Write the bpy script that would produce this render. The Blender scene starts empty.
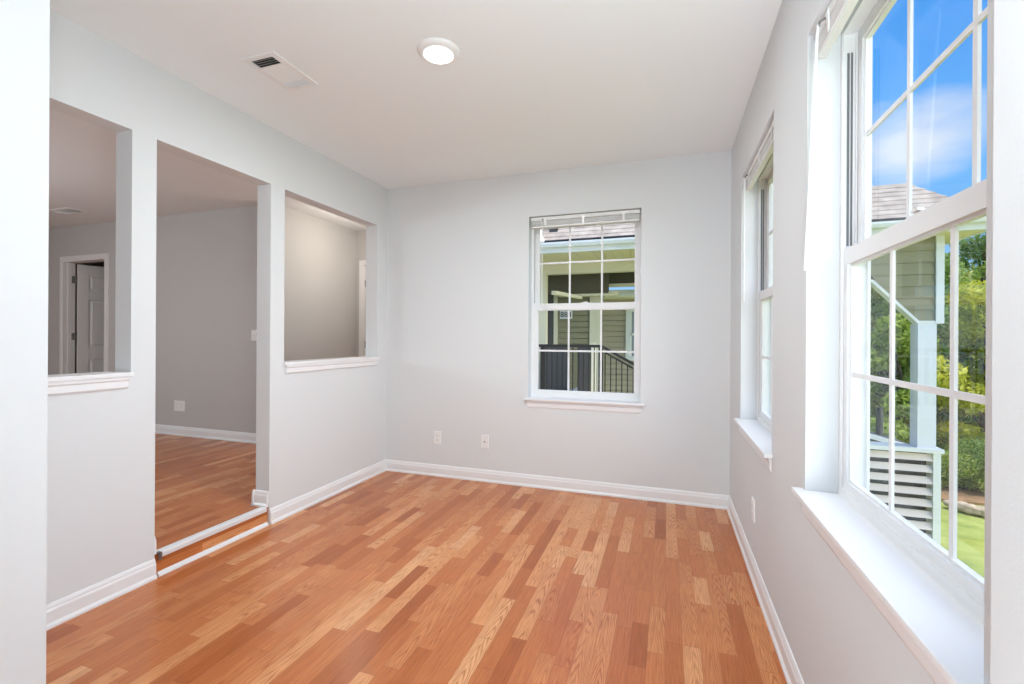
import bpy, bmesh, math, random
import numpy as np
from mathutils import Vector, Matrix, Euler

random.seed(7)
rng = np.random.default_rng(7)
S = bpy.context.scene
COL = S.collection
PI = math.pi

# ------------------------------------------------------------------ camera
# room axes: x to the right along the far wall, y towards the far wall (far wall y=0), z up
cam_d = bpy.data.cameras.new('camera')
cam = bpy.data.objects.new('camera', cam_d)
COL.objects.link(cam)
cam_d.sensor_width = 36.0
cam_d.lens = 36.0 * 457.77 / 1024.0
cam_d.shift_y = -4.45 / 1024.0
cam_d.clip_start = 0.02
cam_d.clip_end = 300
cam.location = (2.4621, -3.6424, 1.2324)
YAW, ROLL = math.radians(18.7248), math.radians(-0.3261)
cam.matrix_world = (Matrix.Translation(cam.location) @ Matrix.Rotation(YAW, 4, 'Z')
                    @ Matrix.Rotation(PI / 2, 4, 'X') @ Matrix.Rotation(-ROLL, 4, 'Z'))
S.camera = cam

# ------------------------------------------------------------------ exposure
S.view_settings.view_transform = 'Standard'
S.view_settings.look = 'None'
S.view_settings.gamma = 1.0
S.view_settings.exposure = 0.14
S.view_settings.use_curve_mapping = False
S.cycles.max_bounces = 10
S.cycles.diffuse_bounces = 6
S.cycles.transparent_max_bounces = 24
S.cycles.sample_clamp_indirect = 6.0


# ------------------------------------------------------------------ node helper
class NT:
    def __init__(s, tree):
        s.t = tree

    def n(s, typ, **kw):
        nd = s.t.nodes.new(typ)
        for k, v in kw.items():
            if k.startswith('i_'):
                key = k[2:]
                key = int(key) if key.isdigit() else key.replace('_', ' ')
                tgt = nd.inputs[key]
                if isinstance(v, bpy.types.NodeSocket):
                    s.t.links.new(v, tgt)
                else:
                    tgt.default_value = v
            else:
                setattr(nd, k, v)
        return nd

    def m(s, op, a, b=0.0, c=None):
        nd = s.t.nodes.new('ShaderNodeMath')
        nd.operation = op
        for i, v in enumerate((a, b) if c is None else (a, b, c)):
            if isinstance(v, bpy.types.NodeSocket):
                s.t.links.new(v, nd.inputs[i])
            else:
                nd.inputs[i].default_value = v
        return nd.outputs[0]

    def mix(s, fac, a, b, blend='MIX'):
        nd = s.t.nodes.new('ShaderNodeMix')
        nd.data_type = 'RGBA'
        nd.blend_type = blend
        for k, v in ((0, fac), (6, a), (7, b)):
            if isinstance(v, bpy.types.NodeSocket):
                s.t.links.new(v, nd.inputs[k])
            elif k == 0:
                nd.inputs[0].default_value = v
            else:
                nd.inputs[k].default_value = (*v[:3], 1)
        return nd.outputs[2]

    def ramp(s, fac, stops, interp='LINEAR'):
        nd = s.t.nodes.new('ShaderNodeValToRGB')
        cr = nd.color_ramp
        cr.interpolation = interp
        while len(cr.elements) < len(stops):
            cr.elements.new(0.5)
        for e, (p, c) in zip(cr.elements, stops):
            e.position = p
            e.color = (*c[:3], 1) if not isinstance(c, (int, float)) else (c, c, c, 1)
        s.t.links.new(fac, nd.inputs[0])
        return nd.outputs[0]

    def link(s, a, b):
        s.t.links.new(a, b)


def srgb(r, g, b):
    f = lambda c: (c / 255 / 12.92) if c / 255 <= 0.04045 else ((c / 255 + 0.055) / 1.055) ** 2.4
    return (f(r), f(g), f(b))


# ------------------------------------------------------------------ sky
world = bpy.data.worlds.new('sky')
S.world = world
world.use_nodes = True
w = NT(world.node_tree)
for nd in list(world.node_tree.nodes):
    world.node_tree.nodes.remove(nd)
tc = w.n('ShaderNodeTexCoord')
sep = w.n('ShaderNodeSeparateXYZ', i_0=tc.outputs['Generated'])
grad = w.ramp(sep.outputs['Z'], [(0.0, srgb(196, 218, 240)), (0.10, srgb(150, 198, 244)), (0.26, srgb(106, 182, 252)),
                                 (0.42, srgb(80, 164, 248)), (0.8, srgb(56, 130, 232))])
mp = w.n('ShaderNodeMapping', i_0=tc.outputs['Generated'])
mp.inputs['Scale'].default_value = (1.6, 1.6, 4.2)
mp.inputs['Location'].default_value = (0.3, 0.1, 0.0)
nz = w.n('ShaderNodeTexNoise', i_Vector=mp.outputs[0], i_Scale=2.6, i_Detail=7.0, i_Roughness=0.55)
# one cumulus bank low over the neighbouring roof
cd = Vector((0.50, 1.23, 0.43)).normalized()
sub = w.n('ShaderNodeVectorMath', operation='SUBTRACT', i_0=tc.outputs['Generated'])
sub.inputs[1].default_value = cd
scl = w.n('ShaderNodeVectorMath', operation='MULTIPLY', i_0=sub.outputs[0])
scl.inputs[1].default_value = (8.5, 8.5, 15.0)
ln = w.n('ShaderNodeVectorMath', operation='LENGTH', i_0=scl.outputs[0])
bank = w.m('SUBTRACT', 1.0, ln.outputs['Value'])
bank = w.m('MULTIPLY', bank, 0.5)
bank = w.m('MAXIMUM', bank, -0.16)
cl = w.m('ADD', nz.outputs[0], bank)
cl = w.ramp(cl, [(0.50, 0.0), (0.92, 0.75)])
skyc = w.mix(cl, grad, (0.92, 0.94, 0.97))
# added bright white sky patch, out of view, feeding light through the right-hand windows
dt = w.n('ShaderNodeVectorMath', operation='DOT_PRODUCT', i_0=tc.outputs['Generated'])
dt.inputs[1].default_value = Vector((0.88, -0.30, 0.37)).normalized()
sky_fill = w.ramp(dt.outputs['Value'], [(0.62, 0.0), (0.90, 1.0)], 'EASE')
skyc = w.mix(sky_fill, skyc, (0.93, 0.97, 1.0))
bg = w.n('ShaderNodeBackground', i_Color=skyc, i_Strength=w.m('MULTIPLY_ADD', sky_fill, 3.0, 1.0))
out = w.n('ShaderNodeOutputWorld', i_Surface=bg.outputs[0])

# ------------------------------------------------------------------ sun and large lights


def lamp(name, typ, loc, power, color=(1, 1, 1), size=0.2, rot=None, **kw):
    d = bpy.data.lights.new(name, typ)
    d.energy = power
    d.color = color
    if typ == 'AREA':
        d.shape = kw.get('shape', 'DISK')
        d.size = size
        if 'size_y' in kw:
            d.size_y = kw['size_y']
    elif typ == 'SUN':
        d.angle = size
    else:
        d.shadow_soft_size = size
    o = bpy.data.objects.new(name, d)
    COL.objects.link(o)
    o.location = loc
    if rot is not None:
        o.rotation_euler = rot
    return o


SUN_DIR = Vector((-0.07, -0.10, 0.99)).normalized()
sun = lamp('sun', 'SUN', (0, 0, 30), 2.9, (1.0, 0.95, 0.86), math.radians(1.0))
sun.rotation_euler = SUN_DIR.to_track_quat('Z', 'Y').to_euler()
WHITE = (1.0, 0.985, 0.975)
COOL = (0.83, 0.94, 1.0)
# two added fill lights, out of view beside the camera, to brighten the room
for nm, p, q, pw, sz in (('fill_low', (2.74, -3.58, 0.62), (1.7, -1.2, 2.0), 17, 0.25), ('fill_high', (2.66, -3.74, 1.5), (2.3, -2.0, 3.6), 26, 0.3)):
    hl = lamp(nm, 'AREA', p, pw, COOL, sz)
    hl.rotation_euler = (Vector(p) - Vector(q)).to_track_quat('Z', 'Y').to_euler()
lamp('hall_fill', 'AREA', (1.9, -4.9, 2.58), 8, WHITE, 0.5)  # unseen fill light added in the hall behind the camera
lamp('landing_fill', 'POINT', (-3.0, -2.9, 1.75), 86, (0.80, 0.93, 1.0), 0.25)  # hidden fill added to lift the landing walls and ceiling
lamp('entry_lamp', 'POINT', (-0.62, 0.55, 2.25), 14.5, (1.0, 0.92, 0.82), 0.12)
lamp('downlight_light', 'AREA', (1.42, -1.685, 2.565), 24, (0.90, 0.96, 1.0), 0.14)

# ------------------------------------------------------------------ materials
MATS = {}


def mat(name, color, rough=0.5, spec=0.5, metal=0.0, bump=0.0, bscale=200.0, var=0.0, vscale=3.0):
    if name in MATS:
        return MATS[name]
    m = bpy.data.materials.new(name)
    m.use_nodes = True
    t = NT(m.node_tree)
    b = m.node_tree.nodes['Principled BSDF']
    b.inputs['Base Color'].default_value = (*color, 1)
    b.inputs['Roughness'].default_value = rough
    b.inputs['Specular IOR Level'].default_value = spec
    b.inputs['Metallic'].default_value = metal
    co = t.n('ShaderNodeTexCoord')
    if var > 0:
        n = t.n('ShaderNodeTexNoise', i_Vector=co.outputs['Object'], i_Scale=vscale, i_Detail=4.0)
        f = t.ramp(n.outputs[0], [(0.3, 1 - var), (0.7, 1 + var)])
        c = t.mix(1.0, color, f, 'MULTIPLY')
        t.link(c, b.inputs['Base Color'])
    if bump > 0:
        n2 = t.n('ShaderNodeTexNoise', i_Vector=co.outputs['Object'], i_Scale=bscale, i_Detail=3.0)
        bp = t.n('ShaderNodeBump', i_Strength=bump, i_Distance=0.002, i_Height=n2.outputs[0])
        t.link(bp.outputs[0], b.inputs['Normal'])
    MATS[name] = m
    return m


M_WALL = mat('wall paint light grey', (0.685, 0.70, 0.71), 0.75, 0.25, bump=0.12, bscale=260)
M_WALL_DIM = mat('wall paint dimmed', (0.52, 0.505, 0.49), 0.8, 0.25, bump=0.12, bscale=260)  # the room's wall paint, darkened to carry the landing's lower light
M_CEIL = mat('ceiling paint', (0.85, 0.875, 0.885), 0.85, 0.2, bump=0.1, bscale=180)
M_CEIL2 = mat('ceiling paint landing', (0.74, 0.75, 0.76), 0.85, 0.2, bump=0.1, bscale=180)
M_TRIM = mat('semi gloss white trim', (0.80, 0.80, 0.81), 0.35, 0.5)
M_VINYL = mat('white vinyl', (0.77, 0.77, 0.775), 0.4, 0.5)
M_TRACK = mat('grey sash track', (0.16, 0.16, 0.16), 0.6)
M_BLIND = mat('white aluminium blind', (0.74, 0.74, 0.73), 0.45)
M_CLEAR = mat('frosted clip plastic', (0.80, 0.80, 0.78), 0.25)
M_PLATE = mat('ivory white plastic', (0.82, 0.815, 0.81), 0.35)
M_DARK = mat('dark slot', (0.02, 0.02, 0.02), 0.7)
M_METAL = mat('brushed aluminium', (0.82, 0.84, 0.86), 0.4, metal=0.25)
M_HINGE = mat('nickel hinge', (0.26, 0.25, 0.24), 0.35, metal=0.8)
M_DOOR = mat('door paint', (0.74, 0.72, 0.70), 0.45)
M_VENT = mat('vent white enamel', (0.82, 0.815, 0.81), 0.4)
M_SIDING = mat('olive grey lap siding', srgb(152, 146, 118), 0.8, var=0.05, vscale=2.0)
M_SIDING_L = mat('cream lap siding', srgb(190, 178, 156), 0.8, var=0.05, vscale=2.0)
M_SLAT = mat('pale cream slats', srgb(234, 218, 204), 0.7)
M_CREAM = mat('cream painted timber', srgb(230, 222, 196), 0.7)
M_WHITE_EXT = mat('white exterior trim', srgb(236, 236, 234), 0.6)
M_BLUEPOST = mat('pale grey painted post', srgb(234, 234, 238), 0.65)
M_SOFFIT = mat('cream vented soffit', srgb(232, 222, 190), 0.7)
M_PORCH_SHADE = mat('shade tinted porch boards', srgb(96, 90, 74), 0.85)  # shadow under the porch roof is put into this dark colour
M_IRON = mat('dark bronze railing metal', srgb(48, 44, 42), 0.5)
M_PANELDK = mat('dark grey utility panel', srgb(74, 72, 70), 0.6)
M_DKROOF = mat('dark grey shed roof', srgb(84, 88, 92), 0.8, var=0.1)
M_CONC = mat('landing concrete', srgb(196, 190, 178), 0.9, var=0.08)
M_BARK = mat('bark', srgb(92, 78, 62), 0.95, var=0.25, vscale=8)
M_STONE = mat('tan landscape stone', srgb(196, 176, 150), 0.9, bump=0.6, bscale=12, var=0.12, vscale=4)
M_MULCH = mat('pine straw mulch', srgb(150, 118, 84), 0.95, var=0.3, vscale=10)
M_NIGHT = mat('dark interior', (0.10, 0.095, 0.09), 0.8)

m = bpy.data.materials.new('led lens')
m.use_nodes = True
b = m.node_tree.nodes['Principled BSDF']
b.inputs['Base Color'].default_value = (0.95, 0.95, 0.95, 1)
b.inputs['Emission Color'].default_value = (1, 0.99, 0.97, 1)
b.inputs['Emission Strength'].default_value = 1.6
M_LED = m

# glass: thin pane, mostly clear with a faint reflection
m = bpy.data.materials.new('window glass')
m.use_nodes = True
t = NT(m.node_tree)
for nd in list(m.node_tree.nodes):
    m.node_tree.nodes.remove(nd)
fr = t.n('ShaderNodeFresnel', i_IOR=1.35)
tr = t.n('ShaderNodeBsdfTransparent', i_Color=(0.993, 0.997, 0.995, 1))
gl = t.n('ShaderNodeBsdfGlossy', i_Roughness=0.01)
mx = t.n('ShaderNodeMixShader', i_0=t.m('MULTIPLY', fr.outputs[0], 0.10), i_1=tr.outputs[0], i_2=gl.outputs[0])
t.n('ShaderNodeOutputMaterial', i_Surface=mx.outputs[0])
M_GLASS = m


def laminate(name):
    m = bpy.data.materials.new(name)
    m.use_nodes = True
    t = NT(m.node_tree)
    b = m.node_tree.nodes['Principled BSDF']
    co = t.n('ShaderNodeTexCoord')
    sp = t.n('ShaderNodeSeparateXYZ', i_0=co.outputs['Object'])
    x, y = sp.outputs[0], sp.outputs[1]
    W = 0.0665
    xs = t.m('DIVIDE', x, W)
    col = t.m('FLOOR', xs)
    wn = t.n('ShaderNodeTexWhiteNoise', noise_dimensions='1D', i_W=col)
    wn2 = t.n('ShaderNodeTexWhiteNoise', noise_dimensions='1D', i_W=t.m('ADD', col, 77.3))
    L = t.m('MULTIPLY_ADD', wn2.outputs[0], 0.20, 0.36)
    ys = t.m('ADD', t.m('DIVIDE', y, L), t.m('MULTIPLY', wn.outputs[0], 13.0))
    # uneven strip lengths: bend the run a little before cutting it
    ysw = t.m('ADD', ys, t.m('MULTIPLY', t.m('SINE', t.m('MULTIPLY', ys, 2.1)), 0.30))
    row = t.m('FLOOR', ysw)
    cv = t.n('ShaderNodeCombineXYZ', i_0=col, i_1=row)
    rid = t.n('ShaderNodeTexWhiteNoise', noise_dimensions='2D', i_Vector=cv.outputs[0])
    rv = rid.outputs[0]
    base = t.ramp(rv, [(0.0, srgb(164, 88, 42)), (0.2, srgb(180, 104, 54)), (0.5, srgb(194, 118, 68)),
                       (0.75, srgb(206, 134, 82)), (0.92, srgb(218, 152, 100)), (1.0, srgb(224, 166, 116))])
    sc2 = t.n('ShaderNodeSeparateColor', i_0=rid.outputs[1])
    # fine straight grain
    gco = t.n('ShaderNodeCombineXYZ', i_0=t.m('MULTIPLY', x, 1.0), i_1=t.m('MULTIPLY', y, 0.035), i_2=t.m('MULTIPLY', rv, 30.0))
    g1 = t.n('ShaderNodeTexNoise', i_Vector=gco.outputs[0], i_Scale=230.0, i_Detail=4.0, i_Roughness=0.65)
    # cathedral figure: rings cut through at a shallow angle
    lx = t.m('SUBTRACT', t.m('SUBTRACT', xs, col), t.m('MULTIPLY_ADD', sc2.outputs[1], 0.5, 0.25))
    wob = t.n('ShaderNodeTexNoise', i_Vector=gco.outputs[0], i_Scale=28.0, i_Detail=2.0)
    par = t.m('ADD', t.m('MULTIPLY', t.m('POWER', t.m('ABSOLUTE', lx), 1.7), 15.0), t.m('MULTIPLY', y, t.m('MULTIPLY_ADD', sc2.outputs[2], 14.0, 6.0)))
    par = t.m('ADD', par, t.m('MULTIPLY', wob.outputs[0], 7.0))
    ring = t.m('MULTIPLY_ADD', t.m('SINE', t.m('MULTIPLY', par, 5.2)), 0.5, 0.5)
    ring = t.m('POWER', ring, 2.5)
    patch = t.n('ShaderNodeTexNoise', i_Vector=co.outputs['Object'], i_Scale=7.0, i_Detail=2.0)
    figured = t.m('MULTIPLY', t.m('GREATER_THAN', sc2.outputs[0], 0.50), t.ramp(patch.outputs[0], [(0.35, 0.25), (0.6, 1.0)]))
    ringd = t.m('MULTIPLY', t.m('MULTIPLY', ring, figured), 0.62)
    grain = t.ramp(g1.outputs[0], [(0.35, (0.80, 0.74, 0.70)), (0.6, (1.06, 1.06, 1.06))])
    c = t.mix(1.0, base, grain, 'MULTIPLY')
    c = t.mix(ringd, c, srgb(140, 66, 30))
    # joints
    fx = t.m('SUBTRACT', xs, col)
    ex = t.m('MINIMUM', fx, t.m('SUBTRACT', 1.0, fx))
    fy = t.m('SUBTRACT', ysw, row)
    ey = t.m('MINIMUM', fy, t.m('SUBTRACT', 1.0, fy))
    jn = t.m('MAXIMUM', t.m('LESS_THAN', ex, 0.012), t.m('LESS_THAN', ey, 0.004))
    c = t.mix(t.m('MULTIPLY', jn, 0.35), c, srgb(110, 50, 22))
    t.link(c, b.inputs['Base Color'])
    b.inputs['Roughness'].default_value = 0.27
    b.inputs['Specular IOR Level'].default_value = 0.5
    bp = t.n('ShaderNodeBump', i_Strength=0.05, i_Distance=0.001, i_Height=g1.outputs[0])
    t.link(bp.outputs[0], b.inputs['Normal'])
    return m


M_FLOOR = laminate('three strip oak laminate')


def shingle_mat():
    m = bpy.data.materials.new('weathered asphalt shingle')
    m.use_nodes = True
    t = NT(m.node_tree)
    b = m.node_tree.nodes['Principled BSDF']
    co = t.n('ShaderNodeTexCoord')
    n = t.n('ShaderNodeTexNoise', i_Vector=co.outputs['Object'], i_Scale=5.0, i_Detail=5.0)
    c = t.ramp(n.outputs[0], [(0.3, srgb(158, 144, 132)), (0.7, srgb(194, 180, 166))])
    t.link(c, b.inputs['Base Color'])
    b.inputs['Roughness'].default_value = 0.95
    return m


M_SHINGLE = shingle_mat()


def lawn_mat():
    m = bpy.data.materials.new('mown lawn')
    m.use_nodes = True
    t = NT(m.node_tree)
    b = m.node_tree.nodes['Principled BSDF']
    co = t.n('ShaderNodeTexCoord')
    n = t.n('ShaderNodeTexNoise', i_Vector=co.outputs['Object'], i_Scale=1.3, i_Detail=8.0, i_Roughness=0.7)
    c = t.ramp(n.outputs[0], [(0.3, srgb(118, 138, 62)), (0.5, srgb(160, 172, 80)), (0.75, srgb(196, 200, 120))])
    t.link(c, b.inputs['Base Color'])
    b.inputs['Roughness'].default_value = 0.95
    n2 = t.n('ShaderNodeTexNoise', i_Vector=co.outputs['Object'], i_Scale=40.0, i_Detail=4.0)
    bp = t.n('ShaderNodeBump', i_Strength=0.6, i_Distance=0.05, i_Height=n2.outputs[0])
    t.link(bp.outputs[0], b.inputs['Normal'])
    return m


M_LAWN = lawn_mat()


def leaf_mat(name, c0, c1, c2):
    m = bpy.data.materials.new(name)
    m.use_nodes = True
    t = NT(m.node_tree)
    for nd in list(m.node_tree.nodes):
        m.node_tree.nodes.remove(nd)
    g = t.n('ShaderNodeNewGeometry')
    co = t.n('ShaderNodeTexCoord')
    n = t.n('ShaderNodeTexNoise', i_Vector=co.outputs['Object'], i_Scale=0.9, i_Detail=2.0)
    f = t.m('MULTIPLY_ADD', g.outputs['Random Per Island'], 0.6, t.m('MULTIPLY_ADD', n.outputs[0], 1.0, -0.3))
    c = t.ramp(f, [(0.15, c0), (0.5, c1), (0.9, c2)])
    d = t.n('ShaderNodeBsdfDiffuse', i_Color=c)
    tl = t.n('ShaderNodeBsdfTranslucent', i_Color=c)
    mx = t.n('ShaderNodeMixShader', i_0=0.4, i_1=d.outputs[0], i_2=tl.outputs[0])
    t.n('ShaderNodeOutputMaterial', i_Surface=mx.outputs[0])
    return m


M_LEAF_G = leaf_mat('green broad leaves', srgb(116, 142, 58), srgb(172, 192, 92), srgb(218, 226, 136))
M_LEAF_Y = leaf_mat('yellow green leaves', srgb(166, 172, 52), srgb(212, 212, 76), srgb(238, 232, 120))
M_LEAF_D = leaf_mat('deep green leaves', srgb(92, 122, 60), srgb(142, 170, 90), srgb(188, 206, 128))
M_LEAF_O = leaf_mat('olive leaves', srgb(142, 150, 74), srgb(192, 194, 112), srgb(224, 220, 152))


# ------------------------------------------------------------------ mesh builder
class MB:
    def __init__(s):
        s.v, s.f = [], []

    def add(s, vs, fs):
        o = len(s.v)
        s.v += [tuple(v) for v in vs]
        s.f += [tuple(o + i for i in f) for f in fs]
        return s

    def box(s, a, b):
        x0, x1 = sorted((a[0], b[0])); y0, y1 = sorted((a[1], b[1])); z0, z1 = sorted((a[2], b[2]))
        return s.add([(x0, y0, z0), (x1, y0, z0), (x1, y1, z0), (x0, y1, z0), (x0, y0, z1), (x1, y0, z1), (x1, y1, z1), (x0, y1, z1)],
                     [(0, 3, 2, 1), (4, 5, 6, 7), (0, 1, 5, 4), (1, 2, 6, 5), (2, 3, 7, 6), (3, 0, 4, 7)])

    def cells(s, xs, ys, zs, hole):
        """solid grid of boxes without the cells for which hole(cx,cy,cz); shared inner faces dropped"""
        faces = {}
        for i in range(len(xs) - 1):
            for j in range(len(ys) - 1):
                for k in range(len(zs) - 1):
                    c = ((xs[i] + xs[i + 1]) / 2, (ys[j] + ys[j + 1]) / 2, (zs[k] + zs[k + 1]) / 2)
                    if hole(*c):
                        continue
                    P = [(xs[i + a], ys[j + b_], zs[k + c_]) for c_ in (0, 1) for a, b_ in ((0, 0), (1, 0), (1, 1), (0, 1))]
                    for f in ((0, 3, 2, 1), (4, 5, 6, 7), (0, 1, 5, 4), (1, 2, 6, 5), (2, 3, 7, 6), (3, 0, 4, 7)):
                        vs = [P[q] for q in f]
                        key = frozenset(vs)
                        if key in faces:
                            faces[key] = None
                        else:
                            faces[key] = vs
        idx = {}
        o = len(s.v)
        for vs in faces.values():
            if vs is None:
                continue
            ids = []
            for v in vs:
                if v not in idx:
                    idx[v] = o + len(idx)
                    s.v.append(v)
                ids.append(idx[v])
            s.f.append(tuple(ids))
        return s

    def prism(s, poly, fn):
        """poly: 2D outline; fn(p,q,t) -> 3D with t in 0/1"""
        n = len(poly)
        vs = [fn(p, q, 0) for p, q in poly] + [fn(p, q, 1) for p, q in poly]
        fs = [tuple(range(n)), tuple(range(2 * n - 1, n - 1, -1))]
        fs += [(i, i + n, (i + 1) % n + n, (i + 1) % n) for i in range(n)]
        return s.add(vs, fs)

    def run(s, prof, p0, p1, out):
        """profile (d out, h up) swept from p0 to p1"""
        p0, p1, out = Vector(p0), Vector(p1), Vector(out)
        return s.prism(prof, lambda d, h, t: tuple((p1 if t else p0) + out * d + Vector((0, 0, h))))

    def tube(s, pts, rad, n=8):
        pts = [Vector(p) for p in pts]
        rad = rad if isinstance(rad, (list, tuple)) else [rad] * len(pts)
        vs, fs = [], []
        for i, p in enumerate(pts):
            d = (pts[min(i + 1, len(pts) - 1)] - pts[max(i - 1, 0)]).normalized()
            a = Vector((0, 0, 1)) if abs(d.z) < 0.9 else Vector((1, 0, 0))
            u = d.cross(a).normalized(); v = d.cross(u)
            for k in range(n):
                an = 2 * PI * k / n
                vs.append(p + (u * math.cos(an) + v * math.sin(an)) * rad[i])
        for i in range(len(pts) - 1):
            for k in range(n):
                fs.append((i * n + k, i * n + (k + 1) % n, (i + 1) * n + (k + 1) % n, (i + 1) * n + k))
        fs.append(tuple(range(n)))
        fs.append(tuple(range((len(pts) - 1) * n, len(pts) * n))[::-1])
        return s.add(vs, fs)

    def lathe(s, prof, c, n=48):
        """closed profile of (r,z) about the vertical axis through c"""
        c = Vector(c)
        m_ = len(prof)
        vs = [c + Vector((r * math.cos(2 * PI * k / n), r * math.sin(2 * PI * k / n), z)) for k in range(n) for r, z in prof]
        fs = [(k * m_ + i, ((k + 1) % n) * m_ + i, ((k + 1) % n) * m_ + (i + 1) % m_, k * m_ + (i + 1) % m_) for k in range(n) for i in range(m_)]
        return s.add(vs, fs)

    def build(s, name, material, parent=None, bevel=0.0, smooth=False, loc=None):
        me = bpy.data.meshes.new(name)
        me.from_pydata(s.v, [], s.f)
        bm = bmesh.new()
        bm.from_mesh(me)
        bmesh.ops.recalc_face_normals(bm, faces=bm.faces)
        if bevel > 0:
            es = [e for e in bm.edges if len(e.link_faces) == 2 and e.calc_face_angle(0) > 0.6]
            bmesh.ops.bevel(bm, geom=es, offset=bevel, segments=2, profile=0.7, affect='EDGES', clamp_overlap=True)
        bm.to_mesh(me)
        bm.free()
        me.materials.append(material)
        if smooth:
            for p in me.polygons:
                p.use_smooth = True
        o = bpy.data.objects.new(name, me)
        COL.objects.link(o)
        if parent is not None:
            o.parent = parent
        if loc is not None:
            o.location = loc
        return o


def empty(name, loc=(0, 0, 0), rz=0.0):
    o = bpy.data.objects.new(name, None)
    o.empty_display_size = 0.1
    COL.objects.link(o)
    o.location = loc
    o.rotation_euler = (0, 0, rz)
    return o


def tag(o, label, cat, group=None):
    o['label'] = label
    o['category'] = cat
    if group:
        o['group'] = group
    return o


def struct(o):
    o['kind'] = 'structure'
    return o


def copy_tree(o, parent=None):
    c = o.copy()
    COL.objects.link(c)
    if parent is not None:
        c.parent = parent
    for ch in list(o.children):
        copy_tree(ch, c)
    return c


# ------------------------------------------------------------------ room shell
H = 2.60
W = 2.896
STEP = 0.115
FY = -2.86          # inner face of the front wall (the camera looks through its wide opening)
UB = 0.03            # landing back wall
WIN_Z0, WIN_Z1 = 0.735, 2.235
A_Y0, A_Y1 = -1.39, -0.49
B_Y0, B_Y1 = -2.80, -1.90

struct(MB().box((-0.115, -6.9, -0.14), (3.07, 0.0, 0.0)).build('floor', M_FLOOR))
fl2 = MB()
fl2.box((-6.4, -6.9, -0.02), (-0.115, UB, STEP))
fl2.box((-1.35, UB, -0.02), (-0.115, 1.31, STEP))
fl2.box((-6.0, UB, -0.02), (-3.4, 2.0, STEP))
fl2.box((-0.115, -2.02, 0.0), (-0.012, -1.31, STEP))
struct(fl2.build('floor_landing', M_FLOOR))

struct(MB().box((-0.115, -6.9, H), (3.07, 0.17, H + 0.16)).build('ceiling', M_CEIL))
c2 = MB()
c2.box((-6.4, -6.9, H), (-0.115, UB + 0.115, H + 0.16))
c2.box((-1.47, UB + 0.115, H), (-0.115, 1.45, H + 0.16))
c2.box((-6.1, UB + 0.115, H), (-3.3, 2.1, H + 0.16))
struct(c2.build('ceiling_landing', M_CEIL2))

# far wall with window_1
struct(MB().cells([-0.115, 1.37, 2.27, 3.07], [0.0, 0.17], [-0.14, WIN_Z0 - 0.02, WIN_Z1, H],
                  lambda x, y, z: 1.37 < x < 2.27 and WIN_Z0 - 0.02 < z < WIN_Z1).build('wall_back', M_WALL))
# right wall with window_2 and window_3
struct(MB().cells([W, 3.07], [-6.9, B_Y0, B_Y1, A_Y0, A_Y1, 0.0], [-0.14, WIN_Z0 - 0.02, WIN_Z1, H],
                  lambda x, y, z: (B_Y0 < y < B_Y1 or A_Y0 < y < A_Y1) and WIN_Z0 - 0.02 < z < WIN_Z1).build('wall_right', M_WALL))
# left partition with two half-height openings and a doorway
SILL = 1.035
struct(MB().cells([-0.115, 0.0], [-6.9, -2.80, -2.133, -2.02, -1.312, -1.197, -0.155, 0.0], [-0.02, 0.0, SILL, 2.23, H],
                  lambda x, y, z: (z < 2.23 and (-2.02 < y < -1.312) and z > 0.0) or
                  (SILL < z < 2.23 and (-2.80 < y < -2.133 or -1.197 < y < -0.155))).build('wall_left', M_WALL))
# front wall either side of the wide opening the photograph is taken through
struct(MB().cells([0.0, 0.850, 2.872, W], [FY - 0.115, FY], [0.0, H],
                  lambda x, y, z: 0.850 < x < 2.872).build('wall_front', M_WALL))
struct(MB().box((-0.115, -7.0, -0.14), (3.07, -6.9, H)).build('wall_hall', M_WALL))

# landing walls
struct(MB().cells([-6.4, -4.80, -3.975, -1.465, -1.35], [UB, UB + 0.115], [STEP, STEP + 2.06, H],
                  lambda x, y, z: -4.80 < x < -3.975 and z < STEP + 2.06).build('wall_landing', M_WALL_DIM))
struct(MB().box((-1.465, UB + 0.115, STEP), (-1.35, 1.31, H)).build('wall_entry', M_WALL_DIM))
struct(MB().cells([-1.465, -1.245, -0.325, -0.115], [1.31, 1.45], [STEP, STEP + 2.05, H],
                  lambda x, y, z: -1.245 < x < -0.325 and z < STEP + 2.05).build('wall_entry_front', M_WALL_DIM))
struct(MB().box((-0.115, 0.17, -0.14), (0.0, 1.45, H)).build('wall_entry_right', M_WALL_DIM))
struct(MB().box((-6.5, -6.9, -0.02), (-6.4, UB + 0.115, H)).build('wall_landing_left', M_WALL_DIM))
struct(MB().box((-6.5, -7.0, -0.02), (-0.115, -6.9, H)).build('wall_landing_front', M_WALL_DIM))
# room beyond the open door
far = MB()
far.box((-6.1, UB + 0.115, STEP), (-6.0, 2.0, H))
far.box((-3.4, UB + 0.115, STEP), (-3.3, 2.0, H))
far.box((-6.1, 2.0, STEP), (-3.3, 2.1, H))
struct(far.build('wall_bedroom', M_WALL_DIM))

# ------------------------------------------------------------------ baseboards
BB = [(0, 0), (0.021, 0), (0.021, 0.010), (0.013, 0.022), (0.013, 0.070), (0.009, 0.080), (0.009, 0.086), (0.004, 0.098), (0, 0.10)]


def base(name, segs):
    mb = MB()
    for p0, p1, out in segs:
        mb.run(BB, p0, p1, out)
    return struct(mb.build(name, M_TRIM))


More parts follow.
